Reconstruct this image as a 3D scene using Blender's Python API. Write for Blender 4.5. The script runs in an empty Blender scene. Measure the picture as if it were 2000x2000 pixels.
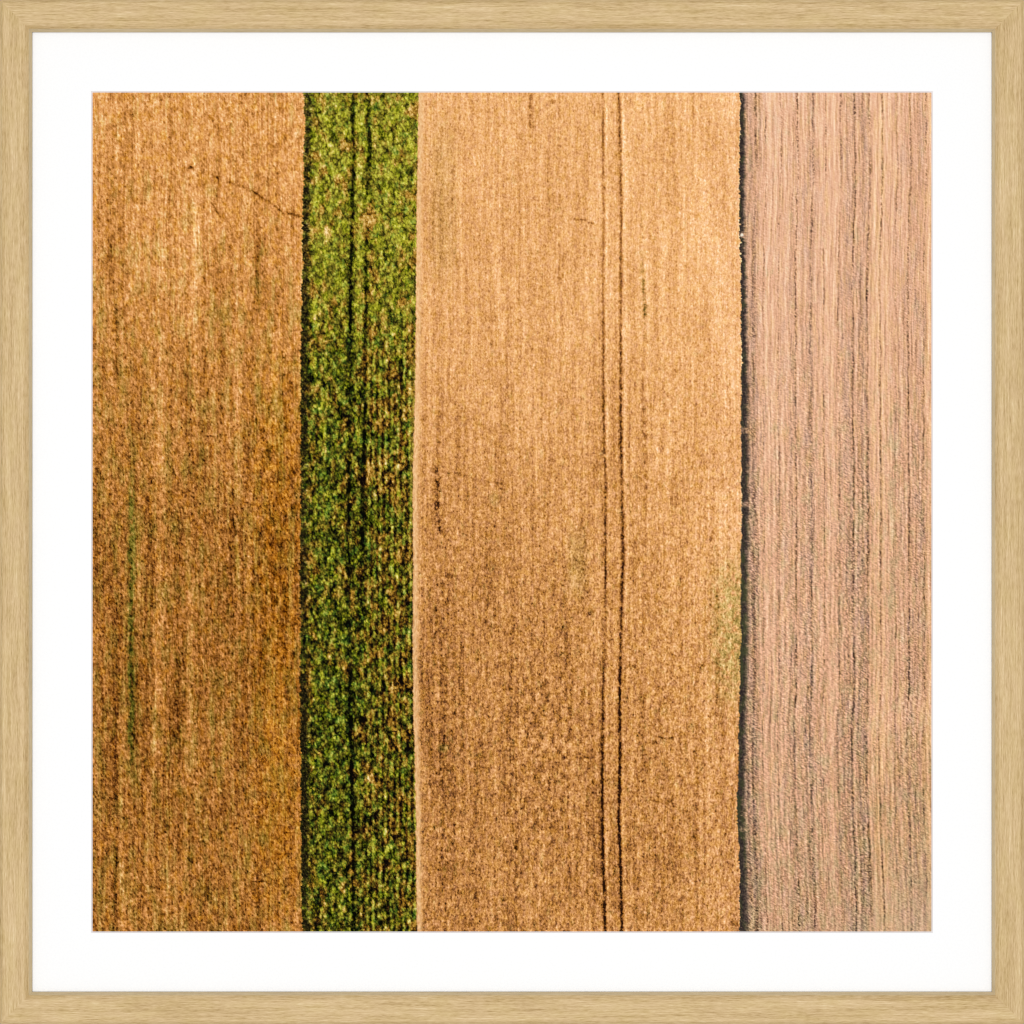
import bpy, math
import numpy as np
from mathutils import Vector

# ------------------------------------------------------------------ camera, world, lamps, exposure
S = bpy.context.scene
PX = 0.0004                       # metres per photo pixel: the frame is 0.8 m square
D = 3.0                           # camera to the frame's front face
ZC = 1.5                          # height of the picture's centre on the wall

cam_d = bpy.data.cameras.new('camera')
cam = bpy.data.objects.new('camera', cam_d)
S.collection.objects.link(cam)
cam.location = (0, -D, ZC)
cam.rotation_euler = (math.radians(90), 0, 0)
cam_d.sensor_fit = 'HORIZONTAL'
cam_d.sensor_width = 36.0
cam_d.lens = 36.0 * D / (1996 * PX)
cam_d.clip_start = 0.05
cam_d.clip_end = 50
S.camera = cam
S.render.resolution_x = 1024
S.render.resolution_y = 1024

W = bpy.data.worlds.new('World')
S.world = W
W.use_nodes = True
W.node_tree.nodes['Background'].inputs[0].default_value = (1, 1, 1, 1)
W.node_tree.nodes['Background'].inputs[1].default_value = 0.49

def softbox(name, loc, rot, size, power):
    l = bpy.data.lights.new(name, 'AREA')
    l.shape = 'SQUARE'; l.size = size; l.energy = power; l.color = (1, 1, 1)
    o = bpy.data.objects.new(name, l)
    o.location = loc; o.rotation_euler = rot
    S.collection.objects.link(o)
    return o
softbox('softbox', (0, -4.6, ZC), (math.radians(90), 0, 0), 2.4, 161)

S.view_settings.view_transform = 'Standard'
S.view_settings.look = 'None'
S.view_settings.gamma = 1
S.view_settings.use_curve_mapping = False
S.view_settings.exposure = 0.0
S.render.engine = 'CYCLES'
S.cycles.filter_width = 1.15

# ------------------------------------------------------------------ colour and node helpers
WHITE = 0.86                      # albedo of the white board; ink colours are scaled to it
def lin1(c):
    c /= 255.0
    return c / 12.92 if c <= 0.04045 else ((c + 0.055) / 1.055) ** 2.4
def lin(c, k=WHITE):
    return tuple(lin1(v) * k for v in c) + (1.0,)

class NT:
    """small expression builder over shader nodes"""
    def __init__(self, name, rough=0.9, spec=0.0):
        self.m = bpy.data.materials.new(name)
        self.m.use_nodes = True
        self.t = self.m.node_tree
        self.bsdf = self.t.nodes['Principled BSDF']
        self.bsdf.inputs['Roughness'].default_value = rough
        self.bsdf.inputs['Specular IOR Level'].default_value = spec
        self.cache = {}
    def new(self, kind):
        return self.t.nodes.new(kind)
    def put(self, sock, v):
        if isinstance(v, Ex): self.t.links.new(v.s, sock)
        elif isinstance(v, tuple): sock.default_value = v
        else: sock.default_value = float(v)
    def math(self, op, a, b=None, c=None, clamp=False):
        n = self.new('ShaderNodeMath'); n.operation = op; n.use_clamp = clamp
        self.put(n.inputs[0], a)
        if b is not None: self.put(n.inputs[1], b)
        if c is not None: self.put(n.inputs[2], c)
        return Ex(self, n.outputs[0])
    def vec(self, x, y, z=0.0):
        n = self.new('ShaderNodeCombineXYZ')
        self.put(n.inputs[0], x); self.put(n.inputs[1], y); self.put(n.inputs[2], z)
        return Ex(self, n.outputs[0])
    def noise(self, x, y, lx, ly, seed=0.0, detail=1.0, rough=0.5, rot=0.0, dist=0.0):
        """value noise around 0: feature length lx across and ly along, in pixels"""
        if rot:
            c, s = math.cos(rot), math.sin(rot)
            x, y = x * c + y * s, y * c - x * s
        n = self.new('ShaderNodeTexNoise'); n.noise_dimensions = '2D'
        n.inputs['Scale'].default_value = 1.0
        n.inputs['Detail'].default_value = detail
        n.inputs['Roughness'].default_value = rough
        n.inputs['Distortion'].default_value = dist
        v = self.vec(x * (1.0 / lx) + (seed * 13.7 + 3.1), y * (1.0 / ly) + (seed * 7.3 + 1.7))
        self.put(n.inputs['Vector'], v)
        return Ex(self, n.outputs[0]) - 0.5
    def voro(self, x, y, lx, ly, seed=0.0, rnd=1.0, feature='F1'):
        n = self.new('ShaderNodeTexVoronoi'); n.voronoi_dimensions = '2D'; n.feature = feature
        n.inputs['Scale'].default_value = 1.0
        n.inputs['Randomness'].default_value = rnd
        self.put(n.inputs['Vector'], self.vec(x * (1.0 / lx) + seed * 11.3, y * (1.0 / ly) + seed * 5.9))
        return Ex(self, n.outputs['Distance']), Ex(self, n.outputs['Color'])
    def sep(self, c):
        n = self.new('ShaderNodeSeparateColor'); self.put(n.inputs[0], c)
        return [Ex(self, o) for o in n.outputs]
    def curve(self, x, pts):
        """piecewise curve through (x, value) points"""
        xs = [p[0] for p in pts]; vs = [p[1] for p in pts]
        x0, x1 = min(xs), max(xs); v0, v1 = min(vs), max(vs)
        if v1 - v0 < 1e-9: return x * 0.0 + v0
        n = self.new('ShaderNodeFloatCurve')
        c = n.mapping.curves[0]
        P = [((a - x0) / (x1 - x0), (b - v0) / (v1 - v0)) for a, b in pts]
        while len(c.points) < len(P): c.points.new(0.5, 0.5)
        for p, (a, b) in zip(c.points, P):
            p.location = (a, b); p.handle_type = 'AUTO_CLAMPED'
        n.mapping.update()
        self.put(n.inputs['Value'], self.math('MULTIPLY', x - x0, 1.0 / (x1 - x0), clamp=True))
        return Ex(self, n.outputs[0]) * (v1 - v0) + v0
    def step(self, x, a, b):
        """smooth 0 to 1 as x goes from a to b"""
        n = self.new('ShaderNodeMapRange'); n.interpolation_type = 'SMOOTHSTEP'; n.clamp = True
        self.put(n.inputs[0], x); self.put(n.inputs[1], a); self.put(n.inputs[2], b)
        return Ex(self, n.outputs[0])
    def window(self, x, a, b, soft=12.0):
        return self.step(x, a - soft, a + soft) * self.step(x, b + soft, b - soft)
    def bump(self, d, w):
        """soft bell of half-width w around d = 0"""
        q = d * (1.0 / w)
        return 1.0 / (1.0 + self.math('POWER', self.math('ABSOLUTE', q), 3.0))
    def blob(self, x, y, cx, cy, rx, ry):
        r = self.math('SQRT', self.math('POWER', (x - cx) * (1 / rx), 2.0) + self.math('POWER', (y - cy) * (1 / ry), 2.0))
        return self.step(r, 1.35, 0.45)
    def clamp(self, a): return self.math('ADD', a, 0.0, clamp=True)
    def ramp(self, f, stops, k=WHITE):
        n = self.new('ShaderNodeValToRGB')
        e = n.color_ramp.elements
        while len(e) < len(stops): e.new(0.5)
        for el, (p, c) in zip(e, stops):
            el.position = p
        for el, (p, c) in zip(e, stops):
            el.color = lin(c, k)
        self.put(n.inputs[0], f)
        return Ex(self, n.outputs[0])
    def mix(self, f, a, b):
        n = self.new('ShaderNodeMix'); n.data_type = 'RGBA'
        self.put(n.inputs[0], f); self.put(n.inputs[6], a); self.put(n.inputs[7], b)
        return Ex(self, n.outputs[2])
    def out(self, c):
        self.put(self.bsdf.inputs['Base Color'], c)
        return self.m

class Ex:
    def __init__(self, t, s): self.t, self.s = t, s
    def __add__(a, b): return a.t.math('ADD', a, b)
    __radd__ = __add__
    def __mul__(a, b): return a.t.math('MULTIPLY', a, b)
    __rmul__ = __mul__
    def __sub__(a, b): return a.t.math('SUBTRACT', a, b)
    def __rsub__(a, b): return a.t.math('SUBTRACT', b, a)
    def __truediv__(a, b): return a.t.math('DIVIDE', a, b)
    def __rtruediv__(a, b): return a.t.math('DIVIDE', b, a)

# ------------------------------------------------------------------ the printed picture's ink
PRINT_D = 26 * PX                 # depth of the print behind the frame's face
KP = (D + PRINT_D) / D            # so the print's own size carries its distance

RNG = np.random.RandomState(7)
PERM = RNG.permutation(4096).astype(np.int32)
ANG = RNG.rand(4096) * 2 * np.pi
GX, GY = np.cos(ANG).astype(np.float32), np.sin(ANG).astype(np.float32)
F32 = np.float32

def perlin(x, y):
    x = np.asarray(x, F32); y = np.asarray(y, F32)
    x, y = np.broadcast_arrays(x, y)
    xi = np.floor(x).astype(np.int32); yi = np.floor(y).astype(np.int32)
    fx = x - xi; fy = y - yi
    u = fx * fx * fx * (fx * (fx * 6 - 15) + 10); v = fy * fy * fy * (fy * (fy * 6 - 15) + 10)
    h0 = PERM[xi & 4095]; h1 = PERM[(xi + 1) & 4095]
    def g(h, yy, dx, dy):
        k = PERM[(h + yy) & 4095]
        return GX[k] * dx + GY[k] * dy
    a = g(h0, yi, fx, fy); b = g(h1, yi, fx - 1, fy)
    c = g(h0, yi + 1, fx, fy - 1); d = g(h1, yi + 1, fx - 1, fy - 1)
    a = a + (b - a) * u; c = c + (d - c) * u
    return a + (c - a) * v

class Ink:
    """procedural ink: every function works on arrays of photo-pixel coordinates"""
    def noise(self, x, y, lx, ly, seed=0.0, detail=1, rough=0.5, rot=0.0, dist=0.0):
        if rot:
            c, s = math.cos(rot), math.sin(rot)
            x, y = x * c + y * s, y * c - x * s
        px = x * F32(1.0 / lx) + F32(seed * 13.7 + 3.1); py = y * F32(1.0 / ly) + F32(seed * 7.3 + 1.7)
        tot, amp, nrm, f = 0.0, 1.0, 0.0, 1.0
        for o in range(int(detail) + 1):
            tot = tot + perlin(px * F32(f) + o * 31.7, py * F32(f) + o * 17.3) * F32(amp)
            nrm += amp; amp *= rough; f *= 2.0
        return tot * F32(.62 / nrm)
    def voro(self, x, y, lx, ly, seed=0.0):
        x = x * F32(1 / lx) + F32(seed * 11.3); y = y * F32(1 / ly) + F32(seed * 5.9)
        xi = np.floor(x).astype(np.int32); yi = np.floor(y).astype(np.int32)
        best = np.full(x.shape, 9.0, F32); bid = np.zeros(x.shape, F32)
        for i in (-1, 0, 1):
            for j in (-1, 0, 1):
                k = PERM[(PERM[(xi + i) & 4095] + yi + j) & 4095]
                jx = (GX[k] * .5 + .5); jy = (GY[(k * 7) & 4095] * .5 + .5)
                d = (xi + i + jx - x) ** 2 + (yi + j + jy - y) ** 2
                m = d < best
                best = np.where(m, d, best); bid = np.where(m, k.astype(F32) / 4096, bid)
        return np.sqrt(best), bid
    def relief(self, x, y, lx, ly, seed, detail=2, rough=.55, rot=0.0, d=None):
        # sunlit side minus shaded side of small bumps, light from the left
        d = d or lx * .22
        return self.noise(x + d, y + d * .25, lx, ly, seed, detail, rough, rot) - self.noise(x - d, y - d * .25, lx, ly, seed, detail, rough, rot)
    def specks(self, x, y, cell, dens, seed, r=.42, sx=1.0):
        d, k = self.voro(x / sx, y, cell, cell, seed)
        return self.step(d, r, r * .35) * np.clip((dens - k) * 8 / max(dens, .05), 0, 1)
    def curve(self, x, pts):
        xs = np.array([p[0] for p in pts], float); vs = np.array([p[1] for p in pts], float)
        o = np.argsort(xs)
        return np.interp(x, xs[o], vs[o]).astype(F32)
    def step(self, x, a, b):
        q = np.clip((x - a) / (b - a), 0, 1)
        return q * q * (3 - 2 * q)
    def window(self, x, a, b, soft=12.0):
        return self.step(x, a - soft, a + soft) * self.step(x, b + soft, b - soft)
    def bump(self, d, w):
        return 1.0 / (1.0 + np.abs(d * (1.0 / w)) ** 3)
    def blob(self, x, y, cx, cy, rx, ry):
        r = np.sqrt(((x - cx) * (1 / rx)) ** 2 + ((y - cy) * (1 / ry)) ** 2) + self.noise(x, y, 5, 5, 300, 1) * 1.0
        return self.step(r, 1.35, 0.45)
    def clamp(self, a): return np.clip(a, 0, 1)
    def cosine(self, a): return np.cos(a)
    def ramp(self, f, stops, k=WHITE):
        p = [q[0] for q in stops]
        f = np.clip(f, 0, 1)
        return np.stack([np.interp(f, p, [q[1][i] / 255.0 for q in stops]) for i in range(3)], -1).astype(F32)
    def mix(self, f, a, b):
        f = np.clip(np.asarray(f, F32), 0, 1)[..., None]
        return a * (1 - f) + b * f

def ochre_field(t, x, y):
    """left field: ripe ochre crop"""
    base = t.curve(y, [(180, .665), (330, .655), (500, .615), (700, .56), (850, .51), (1000, .455), (1200, .435),
                       (1400, .43), (1600, .45), (1820, .455)])
    base = base + t.curve(x, [(180, .0), (240, -.01), (300, .01), (420, .0), (520, -.005), (575, .02), (600, .05)])
    g = t.noise(x, y, 4.2, 6.2, 1, 2, .62, rot=-.45)
    g2 = t.noise(x, y, 9, 14, 2, 1, .5, rot=-.5)
    g3 = t.noise(x, y, 40, 90, 3, 2, .5)
    col = t.noise(x + t.noise(x, y, 200, 120, 4) * 14, y, 7, 330, 5, 2, .6)
    col2 = t.noise(x + t.noise(x, y, 200, 160, 4) * 16, y, 22, 500, 6, 1, .5)
    gm = t.noise(x, y, 17, 25, 8, 2, .55)
    big = t.noise(x, y, 110, 190, 9, 2, .5)
    dn = t.step(y, 450, 1000)
    cell = t.voro(x + t.noise(x, y, 9, 9, 13) * 6, y, 4.6, 6.4, 5)[1]
    st = t.noise(x + t.noise(x, y, 40, 60, 10) * 6, y, 3.4, 34, 11, 2, .6)
    v = base + g * (.54 + dn * .18) + g2 * (.32 + dn * .08) + gm * .26 + g3 * .11 + big * .07 + col * .42 + col2 * .18 + st * .26 + (cell - .5) * .13 + .012
    v = v + t.relief(x, y, 11, 16, 12, rot=-.4) * .26
    v = v - t.specks(x, y, 8.5, .30, 1, .40, .8) * (.11 + dn * .05) + t.specks(x, y, 6.5, .25, 2, .38) * .06
    wob = t.noise(x, y, 400, 60, 7, 2) * 10
    def line(xs, w, amp, y0, y1, s=0.0, soft=30):
        xc = t.curve(y, xs) if isinstance(xs, list) else xs
        nz = t.clamp(t.noise(x, y, 60, 16, 20 + s, 2, .6) * 2.6 + .62)
        return t.bump(x - xc - wob, w) * t.window(y, y0, y1, soft) * nz * amp
    L = line(381, 5, .19, 440, 880, 1) + line([(600, 318), (1050, 316), (1480, 307)], 7, .17, 640, 1480, 2)
    L = L + line(371, 8, .15, 980, 1530, 3) + line(241, 7, .14, 1380, 1820, 4) + line(465, 6, .1, 470, 1000, 5)
    K = line(229, 3, .30, 595, 760, 6) + line(220, 6, .15, 330, 560, 7) + line([(470, 505), (590, 501)], 4, .28, 470, 590, 8)
    K = K + line(264, 9, .10, 740, 1060, 9) + line(258, 3.6, .2, 1070, 1480, 10) + line(350, 8, .12, 1000, 1460, 11)
    K = K + line([(1640, 229), (1820, 224)], 4, .32, 1650, 1822, 12) + line(228, 5, .16, 980, 1600, 13)
    K = K + line(460, 4, .2, 960, 1100, 14) + line(434, 6, .1, 500, 720, 15) + line(372, 14, .08, 680, 1060, 16)
    K = K + line(297, 4, .12, 1020, 1500, 17) + line(408, 3.5, .2, 1690, 1770, 18) + line([(180, 257), (420, 262)], 3, .2, 200, 420, 19)
    # trodden trail that runs down to the green strip, and two short marks
    yc = t.curve(x, [(340, 322), (375, 330), (410, 342), (440, 354), (470, 364), (496, 375), (508, 384), (529, 398), (552, 415), (589, 424), (604, 427)])
    tr = t.bump(y - yc - t.noise(x, y, 7, 60, 31) * 4, 2.6) * (t.step(x, 430, 490) * .55 + t.step(x, 345, 380) * .45) * t.clamp(t.noise(x, y, 9, 9, 32, 2) * 3 + .7)
    K = K + tr * .34
    d2 = (y - 394) * .58 - (x - 413)
    K = K + t.bump(d2, 2.4) * t.window(y, 396, 427, 4) * .26
    K = K + t.blob(x, y, 375, 329, 6, 4) * .32 + t.blob(x, y, 192, 430, 6, 14) * .18 + t.blob(x, y, 559, 1625, 7, 2.5) * .22
    K = K + t.blob(x, y, 396, 1642, 8, 2.5) * .2 + t.blob(x, y, 410, 852, 12, 2) * .15 + t.blob(x, y, 505, 1720, 16, 2) * .22
    # rank dark patches near the strip
    pat = t.clamp(t.noise(x, y, 15, 26, 33, 3, .6) * 4 + .1) * t.window(x, 497, 588, 22) * t.window(y, 740, 1320, 90)
    K = K + pat * .24
    v = v + L - K
    c = t.ramp(v, [(0, (22, 10, 4)), (.16, (70, 36, 10)), (.32, (122, 72, 24)), (.46, (165, 107, 46)), (.58, (197, 132, 66)),
                   (.70, (224, 157, 91)), (.84, (243, 188, 126)), (1, (255, 226, 180))])
    # colour drift: saturated orange low by the strip, olive where the crop is greener
    o = t.ramp(v, [(0, (24, 10, 0)), (.16, (80, 38, 2)), (.32, (134, 76, 8)), (.46, (178, 108, 20)), (.58, (206, 136, 34)),
                   (.70, (228, 160, 60)), (.84, (244, 188, 96)), (1, (255, 222, 150))])
    gr = t.ramp(v, [(0, (12, 14, 2)), (.2, (58, 56, 12)), (.4, (112, 100, 30)), (.6, (160, 140, 58)), (.8, (205, 180, 98)), (1, (240, 220, 150))])
    oz = t.clamp(t.noise(x, y, 12, 20, 41, 3, .6) * 3.5 + .06 + t.window(x, 500, 585, 40) * t.window(y, 730, 1750, 160) * .65)
    c = t.mix(oz * .8, c, o)
    gz = t.clamp(t.noise(x, y, 22, 60, 42, 3, .55) * 3.2 - .22 + t.window(y, 480, 2500, 200) * .36 + col * 1.4) * .6
    gz = t.clamp(gz + t.bump(x - 258 - wob, 6) * t.window(y, 940, 1480, 50) * t.clamp(t.noise(x, y, 8, 18, 44, 2) * 3 + .7) * 1.2)
    c = t.mix(gz, c, gr)
    pk = t.clamp(t.noise(x, y, 7, 11, 43, 2, .6) * 3.4 - .15) * .42
    c = t.mix(pk, c, t.ramp(v, [(0, (40, 14, 12)), (.3, (128, 68, 44)), (.5, (186, 116, 80)), (.7, (226, 160, 120)), (1, (255, 222, 190))]))
    return c

def wheat_field(t, x, y):
    """middle field: pale peach wheat with tramlines"""
    left = t.curve(y, [(180, .70), (400, .67), (700, .635), (900, .565), (1100, .505), (1300, .465), (1500, .445), (1820, .47)])
    right = t.curve(y, [(180, .745), (600, .745), (1000, .70), (1250, .625), (1500, .565), (1820, .56)])
    base = left + (right - left) * t.curve(x, [(800, 0), (1000, .08), (1200, .4), (1350, .72), (1450, 1)])
    base = base + t.step(x, 1350, 1440) * .02 - t.window(x, 1385, 1450, 20) * t.window(y, 1110, 1330, 60) * .05
    g = t.noise(x, y, 3.7, 4.9, 51, 2, .62, rot=.25)
    g2 = t.noise(x, y, 8, 12, 52, 1, .5)
    g3 = t.noise(x, y, 50, 70, 53, 2, .55)
    col = t.noise(x + t.noise(x, y, 240, 150, 54) * 12, y, 8, 260, 55, 2, .6)
    col2 = t.noise(x, y, 26, 420, 56, 1)
    low = t.step(y, 500, 1400)
    gm = t.noise(x, y, 14, 22, 59, 2, .55)
    cell = t.voro(x + t.noise(x, y, 9, 9, 45) * 6, y, 4.6, 5.6, 6)[1]
    st = t.noise(x + t.noise(x, y, 40, 60, 48) * 6, y, 3.2, 30, 49, 2, .6)
    v = base - .008 + g * (.58 + low * .16) + g2 * (.24 + low * .12) + gm * (.17 + low * .18) + g3 * .12 + col * .40 + col2 * .20 + st * .17 + (cell - .5) * (.09 + low * .05)
    v = v + t.relief(x, y, 10, 14, 47, rot=.2) * (.14 + low * .14) + t.relief(x, y, 26, 34, 46) * low * .13
    v = v + t.noise(x, y, 130, 170, 50, 2) * .09
    v = v - t.specks(x, y, 7.5, .30, 3, .40, .8) * (.09 + low * .05) + t.specks(x, y, 6.0, .2, 4, .36) * .04
    mot = (t.noise(x, y, 16, 20, 57, 3, .6) + t.relief(x, y, 18, 14, 44) * .8) * t.window(x, 990, 1130, 50) * t.window(y, 1320, 1640, 80)
    v = v + mot * .55
    wob = t.noise(x, y, 400, 40, 58, 2) * 4
    def track(pts, w, amp, s, cut=.5):
        xc = t.curve(y, pts)
        nz = t.clamp(t.noise(x, y, 20, 13, 60 + s, 3, .65) * 3.2 + cut)
        return t.bump(x - xc - t.noise(x, y, 50, 13, 61 + s, 2, .6) * 4.5, w * (1 + 1.3 * t.noise(x, y, 300, 12, 62 + s, 2))) * nz * amp
    p1 = [(180, 1176.5), (240, 1177.5), (419, 1178.5), (573, 1177.5), (754, 1178.5), (857, 1180), (960, 1182.6), (1181, 1182),
          (1232, 1182), (1300, 1178.5), (1372, 1177.5), (1543, 1175.8), (1646, 1177), (1748, 1180), (1820, 1182)]
    p2 = [(180, 1208.5), (282, 1211), (385, 1213), (522, 1212), (727, 1211.7), (822, 1212), (925, 1214), (1096, 1216), (1198, 1213),
          (1267, 1211.5), (1355, 1210), (1509, 1210), (1595, 1208), (1697, 1212), (1820, 1214.5)]
    a1 = t.curve(y, [(180, .35), (230, .55), (700, .55), (900, .8), (1150, .8), (1195, .25), (1260, .25), (1300, .5), (1500, .85), (1820, 1.0)])
    a2 = t.curve(y, [(180, .6), (600, .75), (1100, .75), (1250, .55), (1350, .95), (1820, 1.0)])
    K = track(p1, 2.7, .56, 1, .95) * a1 + track(p2, 2.9, .58, 3, .98) * a2
    L = t.bump(x - t.curve(y, p1) - 6.5, 3.0) * .10 + t.bump(x - t.curve(y, p2) - 7, 3.2) * .12
    p3 = [(180, 1250), (470, 1253), (522, 1254), (607, 1259.5), (727, 1257), (830, 1258), (900, 1261), (1120, 1259), (1300, 1262)]
    a3 = t.curve(y, [(180, .05), (400, .2), (470, .55), (560, .7), (600, .95), (645, .9), (670, .4), (720, .4), (815, .65), (950, .65),
                     (1000, .3), (1123, .5), (1180, .15), (1300, .05), (1820, .05)])
    k3 = track(p3, 4.0, .5, 5, .4) * a3
    K = K + k3
    L = L + t.bump(x - t.curve(y, p3) - 8, 4) * a3 * .10
    def line(xc, w, amp, y0, y1, s, cut=.5):
        nz = t.clamp(t.noise(x, y, 40, 10, 70 + s, 3, .6) * 2.8 + cut)
        return t.bump(x - xc - wob - t.noise(x, y, 50, 12, 71 + s, 2) * 5, w) * t.window(y, y0, y1, 18) * nz * amp
    K = K + line(1036, 3, .5, 170, 245, 1, .6) + line(1034, 9, .10, 250, 420, 2) + line(1092, 2.6, .24, 170, 560, 3, .3)
    K = K + line(1316, 4, .18, 700, 1040, 4, .3) + line(1098, 4, .14, 500, 640, 5) + line(883, 4, .2, 330, 400, 6) + line(891, 3, .22, 405, 520, 7)
    K = K + line(860, 10, .08, 250, 520, 8) + line(1305, 5, .1, 180, 420, 9) + line(1128, 5, .12, 360, 430, 10) + line(1350, 3, .1, 800, 1100, 11)
    K = K + line(1128, 6, .14, 1020, 1120, 12) + line(1302, 3, .18, 1280, 1520, 13, .2) + line(1015, 4, .13, 570, 700, 14) + line(1082, 4, .12, 1080, 1180, 15)
    # dark scar in the crop at the left
    sx = t.curve(y, [(880, 850), (915, 852), (939, 856), (993, 854), (1034, 860), (1060, 858)])
    scar = t.bump(x - sx - t.noise(x, y, 30, 8, 81, 2) * 12, 4.2) * t.window(y, 912, 1040, 8) * t.clamp(t.noise(x, y, 9, 9, 82, 3) * 5 + .72)
    K = K + scar * .38 + line(852, 4, .34, 1165, 1265, 16, .3) + line(862, 8, .2, 1060, 1560, 17, .15) + line(872, 10, .14, 1280, 1600, 18, .2) + line(866, 12, .12, 760, 1060, 19, .1)
    yd = t.curve(x, [(870, 918), (900, 927), (930, 938), (985, 945)])
    K = K + t.bump(y - yd, 2.6) * t.window(x, 880, 985, 8) * .12
    yd = t.curve(x, [(1110, 427), (1140, 432), (1165, 440)])
    K = K + t.bump(y - yd, 2.6) * t.window(x, 1118, 1160, 5) * t.clamp(t.noise(x, y, 7, 7, 83, 2) * 4 + .6) * .36
    K = K + t.blob(x, y, 1078, 900, 7, 4) * .16 + t.blob(x, y, 1155, 1197, 7, 5) * .22 + t.blob(x, y, 1411, 938, 4, 6) * .16
    K = K + t.blob(x, y, 1275, 1449, 9, 5) * .24 + t.blob(x, y, 1080, 200, 7, 5) * .2 + t.blob(x, y, 916, 1640, 4, 5) * .25
    K = K + t.blob(x, y, 1387, 1052, 4, 7) * .3 + t.blob(x, y, 878, 1125, 7, 5) * .12 + t.blob(x, y, 1008, 1655, 5, 5) * .3
    K = K + t.bump(y - t.curve(x, [(1280, 1436), (1300, 1442), (1325, 1438)]), 2.2) * t.window(x, 1285, 1318, 5) * .28
    K = K + t.bump(y - 1478 + t.noise(x, y, 14, 60, 84) * 5, 2.2) * t.window(x, 1030, 1170, 12) * t.clamp(t.noise(x, y, 12, 30, 85, 2) * 4 + .2) * .3
    K = K + t.clamp(t.noise(x, y, 11, 24, 86, 3, .65) * 5 - .3) * t.window(x, 838, 884, 14) * t.step(y, 760, 1100) * .16
    v = v + L - K
    c = t.ramp(v, [(0, (38, 18, 8)), (.14, (84, 48, 20)), (.28, (134, 84, 38)), (.42, (178, 118, 60)), (.54, (205, 143, 80)),
                   (.66, (230, 168, 104)), (.78, (246, 189, 128)), (.90, (254, 211, 156)), (1, (255, 232, 194))])
    o = t.ramp(v, [(0, (36, 18, 0)), (.14, (88, 52, 6)), (.28, (142, 88, 18)), (.42, (186, 124, 38)), (.54, (212, 150, 60)),
                   (.66, (234, 174, 88)), (.78, (248, 194, 116)), (.90, (252, 212, 144)), (1, (255, 230, 178))])
    p = t.ramp(v, [(0, (44, 20, 18)), (.2, (112, 68, 50)), (.4, (176, 120, 88)), (.6, (222, 162, 126)), (.8, (250, 196, 160)), (1, (255, 228, 204))])
    c = t.mix(t.clamp(t.noise(x, y, 13, 24, 91, 3, .6) * 3.2 + .12 + low * .12) * .6, c, o)
    c = t.mix(t.clamp(t.noise(x, y, 8, 12, 92, 3, .6) * 3.2 + .22 + t.step(x, 1330, 1450) * .25) * .5, c, p)
    gz = t.window(x, 1398, 1460, 34) * t.window(y, 1110, 1350, 80) * 1.25 * t.clamp(t.noise(x, y, 12, 16, 93, 3, .6) * 3.4 + .62)
    gz = gz + k3 * 1.8 * t.window(y, 500, 660, 20) + t.clamp(t.noise(x, y, 14, 28, 94, 3, .65) * 4.5 - .45 + low * .18) * .5
    gz = gz + t.blob(x, y, 866, 1460, 12, 9) * .6 + t.blob(x, y, 966, 975, 10, 16) * .35 + t.window(x, 1110, 1145, 12) * t.window(y, 1040, 1160, 30) * .3
    gz = gz + t.window(x, 840, 890, 20) * t.window(y, 250, 540, 60) * .22
    c = t.mix(t.clamp(gz) * .8, c, t.ramp(v, [(0, (14, 20, 4)), (.2, (72, 68, 24)), (.4, (134, 118, 52)), (.6, (190, 162, 90)), (.8, (228, 200, 130)), (1, (246, 230, 176))]))
    return c

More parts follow.
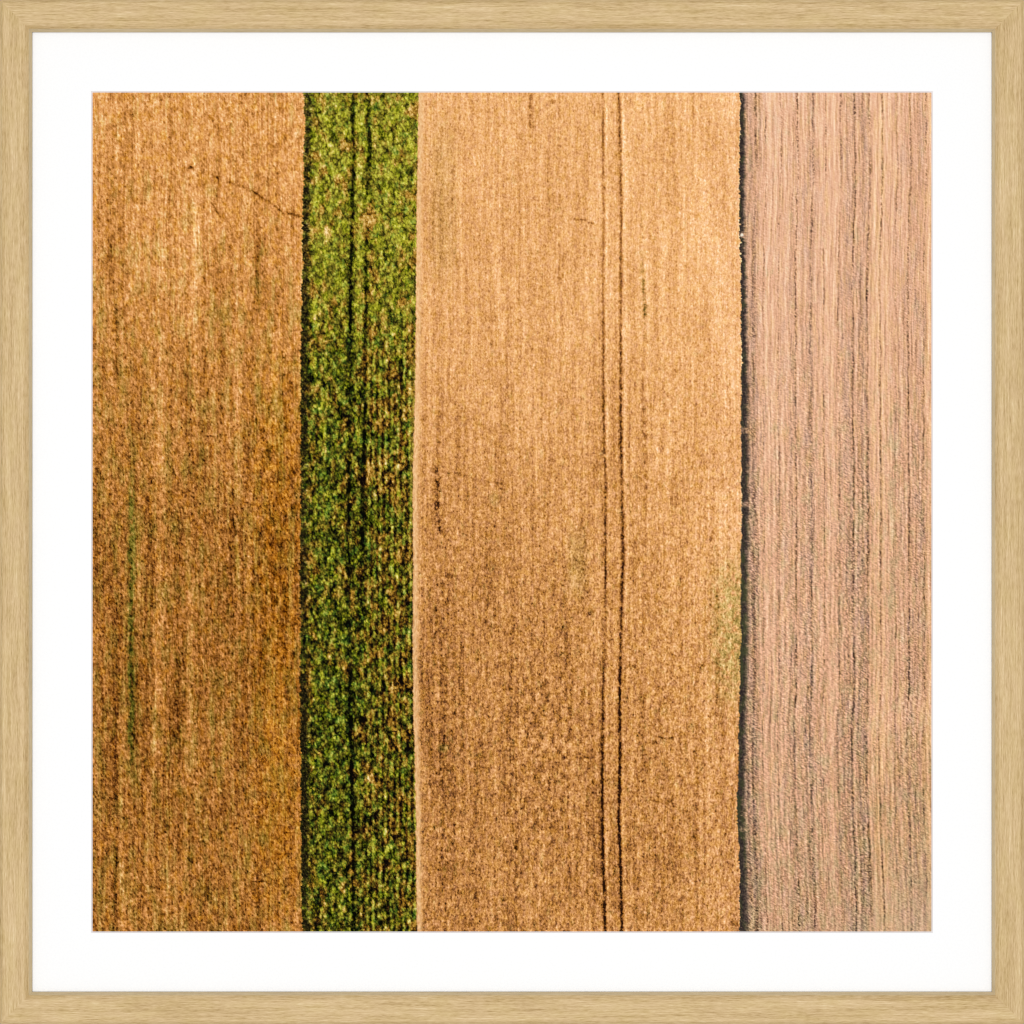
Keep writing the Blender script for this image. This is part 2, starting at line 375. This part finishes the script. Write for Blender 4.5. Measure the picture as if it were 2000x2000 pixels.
def green_crop(t, x, y):
    """green strip: leafy rows with two dark wheel tracks"""
    lo = t.step(y, 560, 760)                       # lower part shows separate rows and soil
    rt = t.step(x, 690, 730)                       # right half is thinner
    base = t.curve(y, [(180, .54), (400, .54), (560, .50), (720, .45), (900, .43), (1100, .41), (1350, .40), (1600, .39), (1820, .40)])
    wx = x + t.noise(x, y, 30, 30, 101, 2) * 12
    g = t.noise(x, y, 5.0, 7.0, 102, 3, .66, rot=-.3, dist=.4)
    g2 = t.noise(wx, y, 15, 19, 103, 2, .55)
    d, cc = t.voro(x + t.noise(x, y, 8, 8, 104) * 8, y, 8.5, 10.5, 1)
    leaf = .42 - d
    d2, cc2 = t.voro(x + t.noise(x, y, 8, 8, 105) * 6, y + t.noise(x, y, 8, 8, 109) * 6, 4.4, 5.8, 2)
    g3 = t.noise(x, y, 30, 40, 115, 2, .55)
    v = base + .015 - lo * .05 + (cc - .5) * .14 + (cc2 - .5) * .24 + g * (.56 + lo * .14) + g2 * (.46 + lo * .3) + g3 * .42 + leaf * .2 + (.4 - d2) * .26
    v = v + t.relief(wx, y, 16, 20, 116, 2, .6) * (.62 + lo * .2) + t.relief(x, y, 8, 10, 117, 2, .6) * .34
    # planted rows
    row = t.cosine((x - 708 + t.noise(x, y, 500, 90, 106) * 8) * (2 * math.pi / 11.6))
    v = v + row * lo * (rt * .125 + .03) * t.clamp(t.noise(x, y, 14, 30, 107, 3, .6) * 4 + .75)
    # wheel tracks
    x1 = t.curve(y, [(180, 690), (237, 691), (308, 692), (380, 689.5), (465, 686.7), (550, 685), (664, 685), (834, 684), (1005, 682),
                     (1118, 682), (1327, 684), (1441, 685), (1526, 688), (1612, 689.5), (1697, 691), (1820, 689.5)])
    a1 = t.curve(y, [(180, .5), (240, .95), (640, 1), (720, .5), (800, .65), (1010, .8), (1060, .35), (1300, .45), (1400, .75), (1820, .65)])
    x2 = t.curve(y, [(180, 718), (208, 719), (280, 722), (337, 721), (393, 715), (479, 716.6), (607, 715), (805, 713.7), (862, 711), (933, 709), (1118, 709), (1300, 709)])
    a2 = t.curve(y, [(180, .75), (385, .9), (405, .3), (440, .15), (470, .9), (600, .8), (660, .5), (780, .5), (850, .9), (1090, .9), (1180, .5), (1280, .1), (1820, .0)])
    jit = t.noise(x, y, 30, 12, 108, 3, .6) * 8
    t1 = t.bump(x - x1 - jit, 3.4) * a1
    t2 = t.bump(x - x2 - jit, 3.6) * a2
    v = v - t1 * .42 - t2 * .40
    v = v + t.bump(x - 704, 9) * t.window(y, 190, 700, 40) * .07 + t.blob(x, y, 640, 462, 8, 18) * .25 + t.blob(x, y, 768, 1346, 9, 9) * .2
    v = v + t.blob(x, y, 743, 1279, 10, 7) * .18 - t.blob(x, y, 789, 1336, 13, 17) * .14 + t.blob(x, y, 722, 430, 13, 20) * .12 + t.blob(x, y, 725, 1520, 7, 8) * .14
    v = v - t.blob(x, y, 700, 1410, 22, 14) * .16 - t.blob(x, y, 722, 1598, 18, 8) * .26 - t.blob(x, y, 617, 892, 16, 7) * .26 + t.blob(x, y, 725, 920, 9, 20) * .2
    green = t.ramp(v, [(0, (8, 8, 3)), (.16, (34, 34, 10)), (.30, (68, 64, 16)), (.44, (106, 99, 28)), (.58, (144, 134, 42)),
                       (.72, (172, 170, 54)), (.86, (200, 192, 78)), (1, (226, 214, 128))])
    cool = t.ramp(v, [(0, (6, 10, 6)), (.16, (22, 34, 14)), (.30, (42, 66, 16)), (.44, (72, 102, 28)), (.58, (106, 134, 44)),
                      (.72, (144, 162, 66)), (.86, (184, 186, 100)), (1, (214, 212, 150))])
    fresh = t.ramp(v, [(0, (6, 10, 0)), (.2, (46, 54, 4)), (.4, (102, 108, 14)), (.6, (154, 154, 30)), (.8, (196, 190, 60)), (1, (228, 228, 128))])
    brown = t.ramp(v, [(0, (14, 6, 6)), (.16, (48, 28, 12)), (.30, (96, 60, 16)), (.44, (144, 98, 30)), (.58, (184, 132, 50)),
                       (.72, (210, 162, 90)), (.86, (232, 190, 122)), (1, (250, 220, 168))])
    c = t.mix(t.clamp(t.noise(x, y, 14, 17, 111, 3, .6) * 5 - .05 + lo * .4 + (cc - .5) * .8) * .85, green, cool)
    c = t.mix(t.clamp(t.noise(x, y, 18, 26, 112, 3, .6) * 5 + .25 - lo * .12 + (cc2 - .5) * .8) * .85, c, fresh)
    pt = t.noise(x, y, 46, 70, 118, 3, .6)
    bz = t.noise(x, y, 19, 32, 113, 4, .62) * 4.6 + pt * 2.6 + .03 + (cc - .5) * .5 + rt * lo * .30 + t.step(x, 640, 596) * .22 + t.clamp(row * -1.0) * lo * rt * .35
    bz = bz + t.blob(x, y, 722, 430, 15, 24) * 1.5 + t.blob(x, y, 725, 920, 12, 24) * .8 + t.blob(x, y, 768, 1346, 10, 10) + t.blob(x, y, 743, 1279, 11, 8)
    bz = bz + t.blob(x, y, 725, 1520, 9, 9) + t.blob(x, y, 640, 462, 9, 20) * .7 + t.blob(x, y, 603, 1310, 6, 26) * 1.2 + t.blob(x, y, 808, 225, 10, 20)
    bz = bz + t.blob(x, y, 610, 1110, 14, 16) * .7 + t.blob(x, y, 789, 590, 14, 8) * .8 - t.blob(x, y, 759, 1662, 16, 14) * .9 + t.blob(x, y, 789, 1336, 13, 17) * 1.2
    bz = bz - t.window(x, 612, 680, 10) * t.window(y, 1330, 1560, 40) * .3
    c = t.mix(t.clamp(bz) * .86, c, brown)
    return c

def stubble_field(t, x, y):
    """right field: pinkish harvested rows"""
    dr = t.curve(y, [(180, 0), (208, 0), (350, 1.6), (465, -3), (522, -4), (760, -4), (976, -2), (1100, -3), (1327, -2), (1441, -6),
                     (1555, -4), (1640, -1), (1740, 2.5), (1820, 4)])
    xs = x - dr - t.noise(x, y, 90, 45, 121, 2) * 4.5 - t.noise(x, y, 24, 16, 128, 2) * 2.4
    base = t.curve(xs, [(1455, .50), (1466, .56), (1476, .55), (1490, .66), (1520, .665), (1560, .63), (1585, .60), (1600, .66), (1630, .67), (1645, .62),
                        (1668, .57), (1690, .57), (1702, .66), (1728, .68), (1750, .63), (1775, .61), (1800, .59), (1812, .66), (1822, .68)])
    base = base + t.curve(y, [(180, .03), (500, .02), (800, -.01), (1100, -.05), (1300, -.055), (1500, -.085), (1820, -.115)])
    base = base + t.window(y, 1360, 1440, 40) * t.step(x, 1640, 1740) * .05
    band = t.curve(xs, [(1455, .8), (1480, .6), (1492, .1), (1515, .05), (1535, .35), (1560, .3), (1585, .6), (1600, .15), (1635, .1), (1650, .5), (1690, .6), (1702, .0),
                        (1732, .0), (1756, .25), (1795, .4), (1812, .1), (1822, .0)])
    band = t.clamp(band + t.noise(xs, y, 22, 180, 115, 2, .55) * 1.3)
    rg = .62 + band * .85                                   # grey machine passes are rougher than the peach ones
    g = t.noise(x, y, 2.7, 6.4, 122, 2, .6, rot=-1.12)
    g2 = t.noise(x, y, 5.5, 13, 123, 2, .55, rot=-1.0)
    g3 = t.noise(x, y, 30, 70, 124, 3, .6)
    fine = t.noise(xs, y, 2.3, 60, 125, 2, .6)
    col = t.noise(xs, y, 5, 200, 126, 2, .6)
    dn = t.step(y, 500, 1100)
    v = base + g * (.40 + dn * .36) * rg + g2 * (.18 + dn * .18) * rg + g3 * .14 + fine * (.34 - dn * .12) + col * .2 + .025
    fur = t.cosine((xs + t.noise(xs, y, 20, 60, 129, 2) * 9) * (2 * math.pi / 8.9))
    v = v + fur * (.034 + dn * .010) * t.clamp(t.noise(x, y, 30, 60, 127, 2) * 4 + .8)
    v = v + t.relief(x, y, 5.0, 9.5, 119, 2, .6, rot=-1.05, d=1.6) * (.18 + dn * .24) * rg + t.relief(xs, y, 8, 110, 118, 2, .6) * .36
    hair = t.clamp(t.noise(xs, y, 4.2, 160, 117, 2, .6) * 7 - .75) * t.clamp(t.noise(x, y, 12, 18, 116, 2, .6) * 3 + .8)
    v = v - hair * .085
    rows = [(1475, .24, 3.4), (1494, .22, 1.8), (1523, .24, 2.0), (1548, .14, 1.8), (1556.5, .40, 2.2), (1586, .26, 2.8), (1611, .24, 1.8),
            (1640, .22, 2.2), (1668, .30, 2.3), (1697, .30, 2.8), (1721, .30, 2.2), (1751, .16, 2.4), (1776, .28, 2.2), (1806, .26, 2.2),
            (1683, .10, 2.4), (1601, .06, 2), (1655, .08, 2), (1735, .08, 2), (1790, .10, 2.2), (1508, .08, 1.6)]
    K = None
    for i, (cx, amp, w) in enumerate(rows):
        nz = t.clamp(t.noise(y, y, 46, 1e6, 130 + i, 4, .65) * 3.0 + .62)
        k = t.bump(xs - cx - t.noise(y, y, 34, 1e6, 200 + i, 3, .6) * 5.0, w * .8) * nz * amp * 1.4
        K = k if K is None else K + k
    jag = t.clamp(t.noise(x, y, 7, 5, 151, 2, .6) * 4.5 + .7)
    v = v - K * jag
    v = v + t.bump(xs - 1561, 2.2) * .06 + t.bump(xs - 1674, 2.5) * .06 + t.bump(xs - 1500, 2.4) * .05
    c = t.ramp(v, [(0, (48, 30, 26)), (.16, (92, 62, 50)), (.30, (134, 97, 74)), (.44, (172, 130, 99)), (.56, (208, 157, 122)),
                   (.68, (232, 179, 145)), (.82, (246, 204, 168)), (1, (255, 230, 200))])
    pur = t.ramp(v, [(0, (44, 30, 34)), (.16, (84, 62, 60)), (.30, (125, 97, 88)), (.44, (163, 130, 114)), (.56, (191, 153, 131)),
                     (.68, (214, 173, 149)), (.82, (236, 198, 174)), (1, (252, 226, 206))])
    oc = t.ramp(v, [(0, (50, 30, 14)), (.16, (96, 66, 38)), (.30, (140, 105, 64)), (.44, (180, 138, 88)), (.56, (210, 165, 110)),
                    (.68, (233, 186, 131)), (.82, (250, 208, 155)), (1, (255, 230, 190))])
    gz = t.ramp(v, [(0, (30, 34, 24)), (.2, (92, 86, 58)), (.4, (146, 132, 92)), (.6, (190, 168, 122)), (.8, (222, 198, 154)), (1, (244, 226, 190))])
    c = t.mix(t.clamp(band * .75 - t.step(y, 700, 200) * .1 + t.noise(x, y, 18, 60, 152, 3, .6) * 2.2 - .12), c, pur)
    c = t.mix(t.clamp(t.noise(x, y, 9, 50, 153, 3, .6) * 3.4 + .08 + t.step(y, 1250, 1500) * t.step(x, 1640, 1760) * .3 + t.bump(xs - 1718, 14) * .35 + t.bump(xs - 1815, 7) * .4) * .75, c, oc)
    gm = t.noise(x, y, 16, 34, 154, 3, .6) * 3.6 - .35 + dn * .3 + t.step(y, 1200, 1800) * .3
    gm = gm + t.bump(x - 1743, 8) * t.window(y, 800, 1250, 70) * .55 + t.blob(x, y, 1680, 1010, 22, 30) * .5
    c = t.mix(t.clamp(gm + band * .25) * .6, c, gz)
    c = t.mix(t.step(x + y, 3340, 3660) * .38, c, np.array((214, 186, 160), F32) / 255)
    return c

def ditch_edge(t, x, y):
    e = t.curve(y, [(180, 1444.5), (300, 1444.8), (350, 1443), (460, 1444), (550, 1446.5), (700, 1447), (850, 1447.4), (980, 1447.6),
                    (1100, 1446), (1270, 1446), (1400, 1443), (1470, 1441), (1575, 1438.5), (1650, 1443), (1820, 1444)])
    return e + t.noise(x, y, 30, 3.2, 161, 2, .7) * 8 + t.noise(x, y, 60, 20, 162, 2, .6) * 9

def print_ink(t, x, y, parts):
    if parts == 'ochre':
        return (ochre_field(t, x, y))
    if parts == 'wheat':
        return (wheat_field(t, x, y))
    if parts == 'green':
        A = ochre_field(t, x, y); B = green_crop(t, x, y); C = wheat_field(t, x, y)
        jag = t.noise(x, y, 12, 6, 171, 2, .7) + t.noise(x, y, 60, 26, 170, 2, .6) * .8
        e1 = t.curve(y, [(180, 594), (240, 596), (330, 594), (430, 592), (520, 591), (620, 589), (730, 587.5), (860, 588), (1000, 587), (1150, 587), (1330, 587), (1500, 588),
                         (1650, 589), (1820, 590.5)]) + jag * 12
        e2 = t.curve(y, [(180, 817.5), (250, 817), (380, 814.5), (520, 813), (640, 812.5), (730, 811), (870, 808), (960, 806.5), (1100, 807), (1270, 806), (1400, 807.5),
                         (1500, 810.5), (1600, 812.5), (1750, 813.5), (1820, 814.8)]) + t.noise(x, y, 30, 9, 172, 3, .6) * 7
        # shade of the taller crop on the strip's left edge
        sh = t.step(x, e1 - 1.5, e1 + 1.5) * t.step(x, e1 + 18 + t.noise(x, y, 14, 11, 173, 3, .6) * 34, e1 + 9 + t.noise(x, y, 14, 11, 173, 3, .6) * 22)
        amp = t.curve(y, [(180, .6), (300, .5), (400, .8), (860, .85), (900, .4), (1040, .5), (1100, .7), (1290, .25), (1340, .9), (1690, .9), (1820, .6)])
        amp = t.clamp(amp + t.noise(x, y, 16, 14, 174, 3, .6) * 3.6)
        dark = t.ramp(t.clamp(t.noise(x, y, 4, 4, 175, 2) * 2 + .42), [(0, (8, 7, 3)), (.5, (30, 25, 12)), (1, (92, 80, 36))])
        B = t.mix(t.clamp(sh * amp * 1.02), B, dark)
        c = t.mix(t.step(x, e1 - 1.6, e1 + 1.6), A, B)
        # pale lit rim of the wheat, with a yellow fringe of weeds in the middle
        rim = t.bump(x - e2 - 4.5, 5.0)
        C = t.mix(rim * .85, C, t.ramp(t.clamp(t.noise(x, y, 4, 9, 176, 2) * 1.8 + .55), [(0, (214, 156, 98)), (1, (255, 216, 164))]))
        fr = t.step(x, e2 - 8, e2 - 2) * t.window(y, 690, 1010, 60) * t.clamp(t.noise(x, y, 8, 12, 177, 2) * 3 + .75)
        B = t.clamp(fr)
        c = t.mix(B * .8, c, t.ramp(t.clamp(t.noise(x, y, 4, 5, 178, 2) * 2.2 + .5), [(0, (112, 88, 18)), (.5, (178, 148, 52)), (1, (226, 204, 106))]))
        c = t.mix(t.step(x, e2 - 1.6, e2 + 1.6), c, C)
        return (c)
    A = wheat_field(t, x, y); B = stubble_field(t, x, y)
    e = ditch_edge(t, x, y)
    tuft = t.clamp(t.noise(x, y, 40, 15, 186, 2, .6) * 6 - .9) * 6
    e = e + tuft
    wdt = t.curve(y, [(180, 9), (350, 10), (500, 9), (620, 11), (760, 13), (1000, 14), (1250, 14), (1400, 13), (1600, 14), (1820, 15)])
    q = (x - e) / wdt
    q = q + t.noise(x, y, 14, 11, 184, 3, .6) * .9
    sh = t.step(q, 1.45, .45)
    gap = t.blob(x, y, 1450, 460, 7, 5) * .9 + t.blob(x, y, 1452, 841, 10, 7) * .55 + t.blob(x, y, 1452, 985, 10, 6) * .6 + t.blob(x, y, 1450, 1620, 10, 4) * .5 \
        + t.clamp(t.noise(x, y, 12, 10, 181, 3, .6) * 5 - .55) * .75
    dark = t.ramp(t.clamp(t.noise(x, y, 4, 5, 182, 2) * 1.6 + .38), [(0, (30, 24, 26)), (.5, (58, 50, 46)), (1, (112, 96, 76))])
    dark = t.mix(t.clamp(t.noise(x, y, 12, 26, 183, 2) * 4 + .1 + t.window(y, 1080, 1360, 60) * .5 + t.window(y, 1560, 1630, 15) * .8) * .75, dark, np.array((58, 66, 38), F32) / 255)
    B = t.mix(t.clamp(sh - gap) * .95, B, dark)
    c = t.mix(t.step(x, e - 1.4, e + 1.0), A, B)
    c = t.mix(t.blob(x, y, 1448, 460, 3.2, 3.2), c, np.array((236, 226, 206), F32) / 255)
    return (c)


def paper_material():
    """ink laid down in the sheet's own colour layer, on matt cotton paper with a faint tooth"""
    t = NT('printed_paper', rough=1.0, spec=0.0)
    at = t.new('ShaderNodeAttribute'); at.attribute_name = 'ink'
    tc = t.new('ShaderNodeTexCoord')
    n = t.new('ShaderNodeTexNoise'); n.inputs['Scale'].default_value = 2600.0; n.inputs['Detail'].default_value = 1.0
    t.t.links.new(tc.outputs['Object'], n.inputs['Vector'])
    f = Ex(t, n.outputs[0]) * .16 + .92
    m = t.new('ShaderNodeVectorMath'); m.operation = 'SCALE'
    t.t.links.new(at.outputs['Color'], m.inputs[0]); t.put(m.inputs['Scale'], f)
    t.t.links.new(m.outputs[0], t.bsdf.inputs['Base Color'])
    return t.m
M_PRINT = paper_material()

# ------------------------------------------------------------------ wood, board and wall materials
def wood_material(name, grey=0.0):
    t = NT(name, rough=0.55, spec=0.18)
    tc = t.new('ShaderNodeTexCoord'); sp = t.new('ShaderNodeSeparateXYZ'); oi = t.new('ShaderNodeObjectInfo')
    t.t.links.new(tc.outputs['Object'], sp.inputs[0])
    r = Ex(t, oi.outputs['Random']) * 900.0
    x = Ex(t, sp.outputs[0]) * (1 / PX) + r            # along the rail
    y = Ex(t, sp.outputs[2]) * (1 / PX) + r            # across it
    yy = y + t.noise(x, y, 260, 40, 1, 2) * 9
    a = t.noise(x, yy, 70, 2.6, 2, 3, .62)
    b = t.noise(x, yy, 16, 1.9, 3, 2, .6)
    c = t.noise(x, yy, 300, 11, 4, 2, .5)
    h = t.noise(x, yy, 60, 26, 5, 2, .5)
    pores = t.clamp(t.noise(x, yy, 11, 1.7, 6, 2, .6) * 7 - 1.25)
    v = t.clamp(a * 1.0 + b * .95 + c * .7 + .50 - pores * .24)
    col = t.ramp(v, [(0, (178, 146, 96)), (.25, (199, 168, 118)), (.5, (214, 184, 136)), (.75, (224, 195, 148)), (1, (236, 211, 168))], 0.825)
    col = t.mix(t.clamp(h * 2.6 + .35) * .5, col, t.ramp(v, [(0, (176, 146, 86)), (.25, (196, 168, 108)), (.5, (210, 182, 124)), (.75, (219, 193, 138)), (1, (230, 208, 156))], 0.825))
    if grey:
        col = t.mix(grey, col, lin((196, 182, 152), 0.86))
    bp = t.new('ShaderNodeBump'); bp.inputs['Strength'].default_value = 0.12; bp.inputs['Distance'].default_value = 0.0004
    t.put(bp.inputs['Height'], v)
    t.t.links.new(bp.outputs[0], t.bsdf.inputs['Normal'])
    return t.out(col)
M_WOOD = wood_material('pale_oak')
M_LIP = wood_material('pale_oak_lip', .55)

def board_material(name, tone, amp):
    t = NT(name, rough=0.95, spec=0.0)
    tc = t.new('ShaderNodeTexCoord'); sp = t.new('ShaderNodeSeparateXYZ')
    t.t.links.new(tc.outputs['Object'], sp.inputs[0])
    x = Ex(t, sp.outputs[0]) * (1 / PX); y = Ex(t, sp.outputs[2]) * (1 / PX)
    v = t.clamp(t.noise(x, y, 4, 4, 1, 3, .6) * amp + .5)
    return t.out(t.ramp(v, [(0, tuple(c - 4 for c in tone)), (1, tone)], WHITE))
M_MAT = board_material('white_mat_board', (255, 255, 255), 1.5)
M_CORE = board_material('mat_board_core', (250, 248, 250), 1.5)
M_BACK = board_material('brown_backing', (170, 140, 105), 2.0)
M_WALL = board_material('white_wall_paint', (240, 240, 238), 2.0)

# ------------------------------------------------------------------ geometry
def mesh_obj(name, verts, faces, mats, parent=None, loc=(0, 0, 0), rot=(0, 0, 0), fm=None, smooth=False):
    me = bpy.data.meshes.new(name)
    me.from_pydata(verts, [], faces)
    for m in mats: me.materials.append(m)
    if fm:
        for p, i in zip(me.polygons, fm): p.material_index = i
    if smooth:
        for p in me.polygons: p.use_smooth = True
    me.update()
    o = bpy.data.objects.new(name, me)
    o.location = loc; o.rotation_euler = rot; o.parent = parent
    S.collection.objects.link(o)
    return o

# the wall the picture hangs on
wy = 44 * PX
wall = mesh_obj('wall', [(-2.5, wy, 0), (2.5, wy, 0), (2.5, wy, 3), (-2.5, wy, 3), (-2.5, wy + .1, 0), (2.5, wy + .1, 0), (2.5, wy + .1, 3), (-2.5, wy + .1, 3)],
                [(0, 1, 2, 3), (5, 4, 7, 6), (3, 2, 6, 7), (1, 0, 4, 5), (4, 0, 3, 7), (1, 5, 6, 2)], [M_WALL])
wall['kind'] = 'structure'

root = bpy.data.objects.new('picture_frame', None)
root.location = (0, 0, ZC)
S.collection.objects.link(root)
root['label'] = 'square pale oak picture frame holding a white mounted aerial print of striped farm fields'
root['category'] = 'picture frame'

# rail cross-section: (distance in from the outer edge, height towards the viewer), front face at 0
prof = [(0, -42), (0, -6.5), (1.5, -4.6), (5.4, -1.3), (7.2, -.3), (9, 0), (46.5, 0), (49.5, -.9), (52, -2.8), (55.5, -6.2), (57, -8.0),
        (62.2, -14.2), (62.6, -15.4), (62.6, -20.0), (54, -20.0), (54, -42)]
H = 1000.0
def rail(i):
    vs, fs, fm = [], [], []
    n = len(prof)
    for side in (-1, 1):
        for w, h in prof:
            vs.append((side * (H - w) * PX, -h * PX, (H - w) * PX))
    for k in range(n):
        k2 = (k + 1) % n
        fs.append((k, k2, n + k2, n + k)); fm.append(1 if k in (10, 11, 12) else 0)
    fs.append(tuple(range(n))[::-1]); fm.append(0)
    fs.append(tuple(range(n, 2 * n))); fm.append(0)
    return mesh_obj('frame_rail', vs, fs, [M_WOOD, M_LIP], root, rot=(0, i * math.pi / 2, 0), fm=fm)
for i in range(4): rail(i)

def ring(name, outer, inner, y0, y1, mats, parent, bevel=0.0):
    """square board with a square window; the window's edge slopes back by bevel"""
    o, a, b = outer * PX, inner * PX, (inner - bevel) * PX
    def sq(r, y): return [(-r, y, -r), (r, y, -r), (r, y, r), (-r, y, r)]
    v = sq(o, y0) + sq(a, y0) + sq(b, y1) + sq(o, y1)
    f = []
    for s in range(3):
        for k in range(4):
            k2 = (k + 1) % 4
            f.append((s * 4 + k, s * 4 + k2, s * 4 + 4 + k2, s * 4 + 4 + k))
    for k in range(4):
        k2 = (k + 1) % 4
        f.append((12 + k, 12 + k2, k2, k))
    return f, v

# white mat board, its window cut on a bevel
ymat = 22.3 * PX
kmat = (D + ymat) / D
HO = 820.6                                      # half-size of the window at the board's face, photo pixels
HI = 817.6                                      # half-size of the visible print
def sq(r, y): return [(-r, y, -r), (r, y, -r), (r, y, r), (-r, y, r)]
off = (1000.5 - 1000) * PX
def quads(a, b): return [(a + k, a + (k + 1) % 4, b + (k + 1) % 4, b + k) for k in range(4)]
yb = PRINT_D - .2 * PX
v = sq(945 * PX, ymat) + sq(HO * PX * kmat, ymat) + sq(945 * PX, yb) + sq(HO * PX * kmat, yb)
f = quads(0, 4) + quads(12, 8) + quads(8, 0)
mat = mesh_obj('mat_board', v, f, [M_MAT], root)
v = sq(HO * PX * kmat, ymat) + sq(HI * PX * KP, yb)
bev = mesh_obj('window_bevel', v, quads(0, 4), [M_CORE], mat)

# the print: one flat sheet, its ink held in a colour layer of the sheet
def make_print():
    n = 1200
    ax = np.linspace(176, 1824, n).astype(F32)
    t = Ink()
    ink = np.zeros((n, n, 3), F32)                       # rows: y, columns: x
    for lo, hi, kind in ((0, 572, 'ochre'), (572, 842, 'green'), (842, 1425, 'wheat'), (1425, 3000, 'stubble')):
        c = np.where((ax >= lo) & (ax < hi))[0]
        X, Y = np.meshgrid(ax[c], ax)
        ink[:, c[0]:c[-1] + 1] = print_ink(t, X, Y, kind)
    bl = ink.copy()
    for a_ in (0, 1):
        bl = (np.roll(bl, 1, a_) + np.roll(bl, -1, a_) + bl) / 3
    ink = np.clip(ink + (ink - bl) * .55, 0, 1)
    ink = np.where(ink <= .04045, ink / 12.92, ((ink + .055) / 1.055) ** 2.4) * WHITE
    kk = PX * KP
    X, Y = np.meshgrid(ax, ax)
    co = np.zeros((n * n, 3), F32)
    co[:, 0] = ((X - 1000) * kk).ravel(); co[:, 1] = PRINT_D; co[:, 2] = ((1000 - Y) * kk).ravel()
    i = np.arange(n * n).reshape(n, n)
    q = np.stack([i[:-1, :-1], i[1:, :-1], i[1:, 1:], i[:-1, 1:]], -1).reshape(-1, 4).astype(np.int32)
    me = bpy.data.meshes.new('art_print')
    me.vertices.add(n * n); me.vertices.foreach_set('co', co.ravel())
    me.loops.add(q.size); me.loops.foreach_set('vertex_index', q.ravel())
    me.polygons.add(len(q)); me.polygons.foreach_set('loop_start', np.arange(0, q.size, 4, dtype=np.int32))
    me.update(calc_edges=True)
    at = me.attributes.new('ink', 'FLOAT_COLOR', 'POINT')
    at.data.foreach_set('color', np.concatenate([ink.reshape(-1, 3), np.ones((n * n, 1), F32)], 1).ravel())
    me.materials.append(M_PRINT)
    o = bpy.data.objects.new('art_print', me)
    o.parent = root
    S.collection.objects.link(o)
    return o
pr = make_print()
pr['label'] = 'aerial photograph of ochre, green, wheat and pink stubble field strips'

# backing board, closed into the rails behind the print
y0, y1 = PRINT_D + .0008, 41 * PX
r = 944 * PX
v = sq(r, y0) + sq(r, y1)
mesh_obj('backing_board', v, [(0, 1, 2, 3), (7, 6, 5, 4)] + [(a, d, c, b) for a, b, c, d in quads(0, 4)], [M_BACK], root)
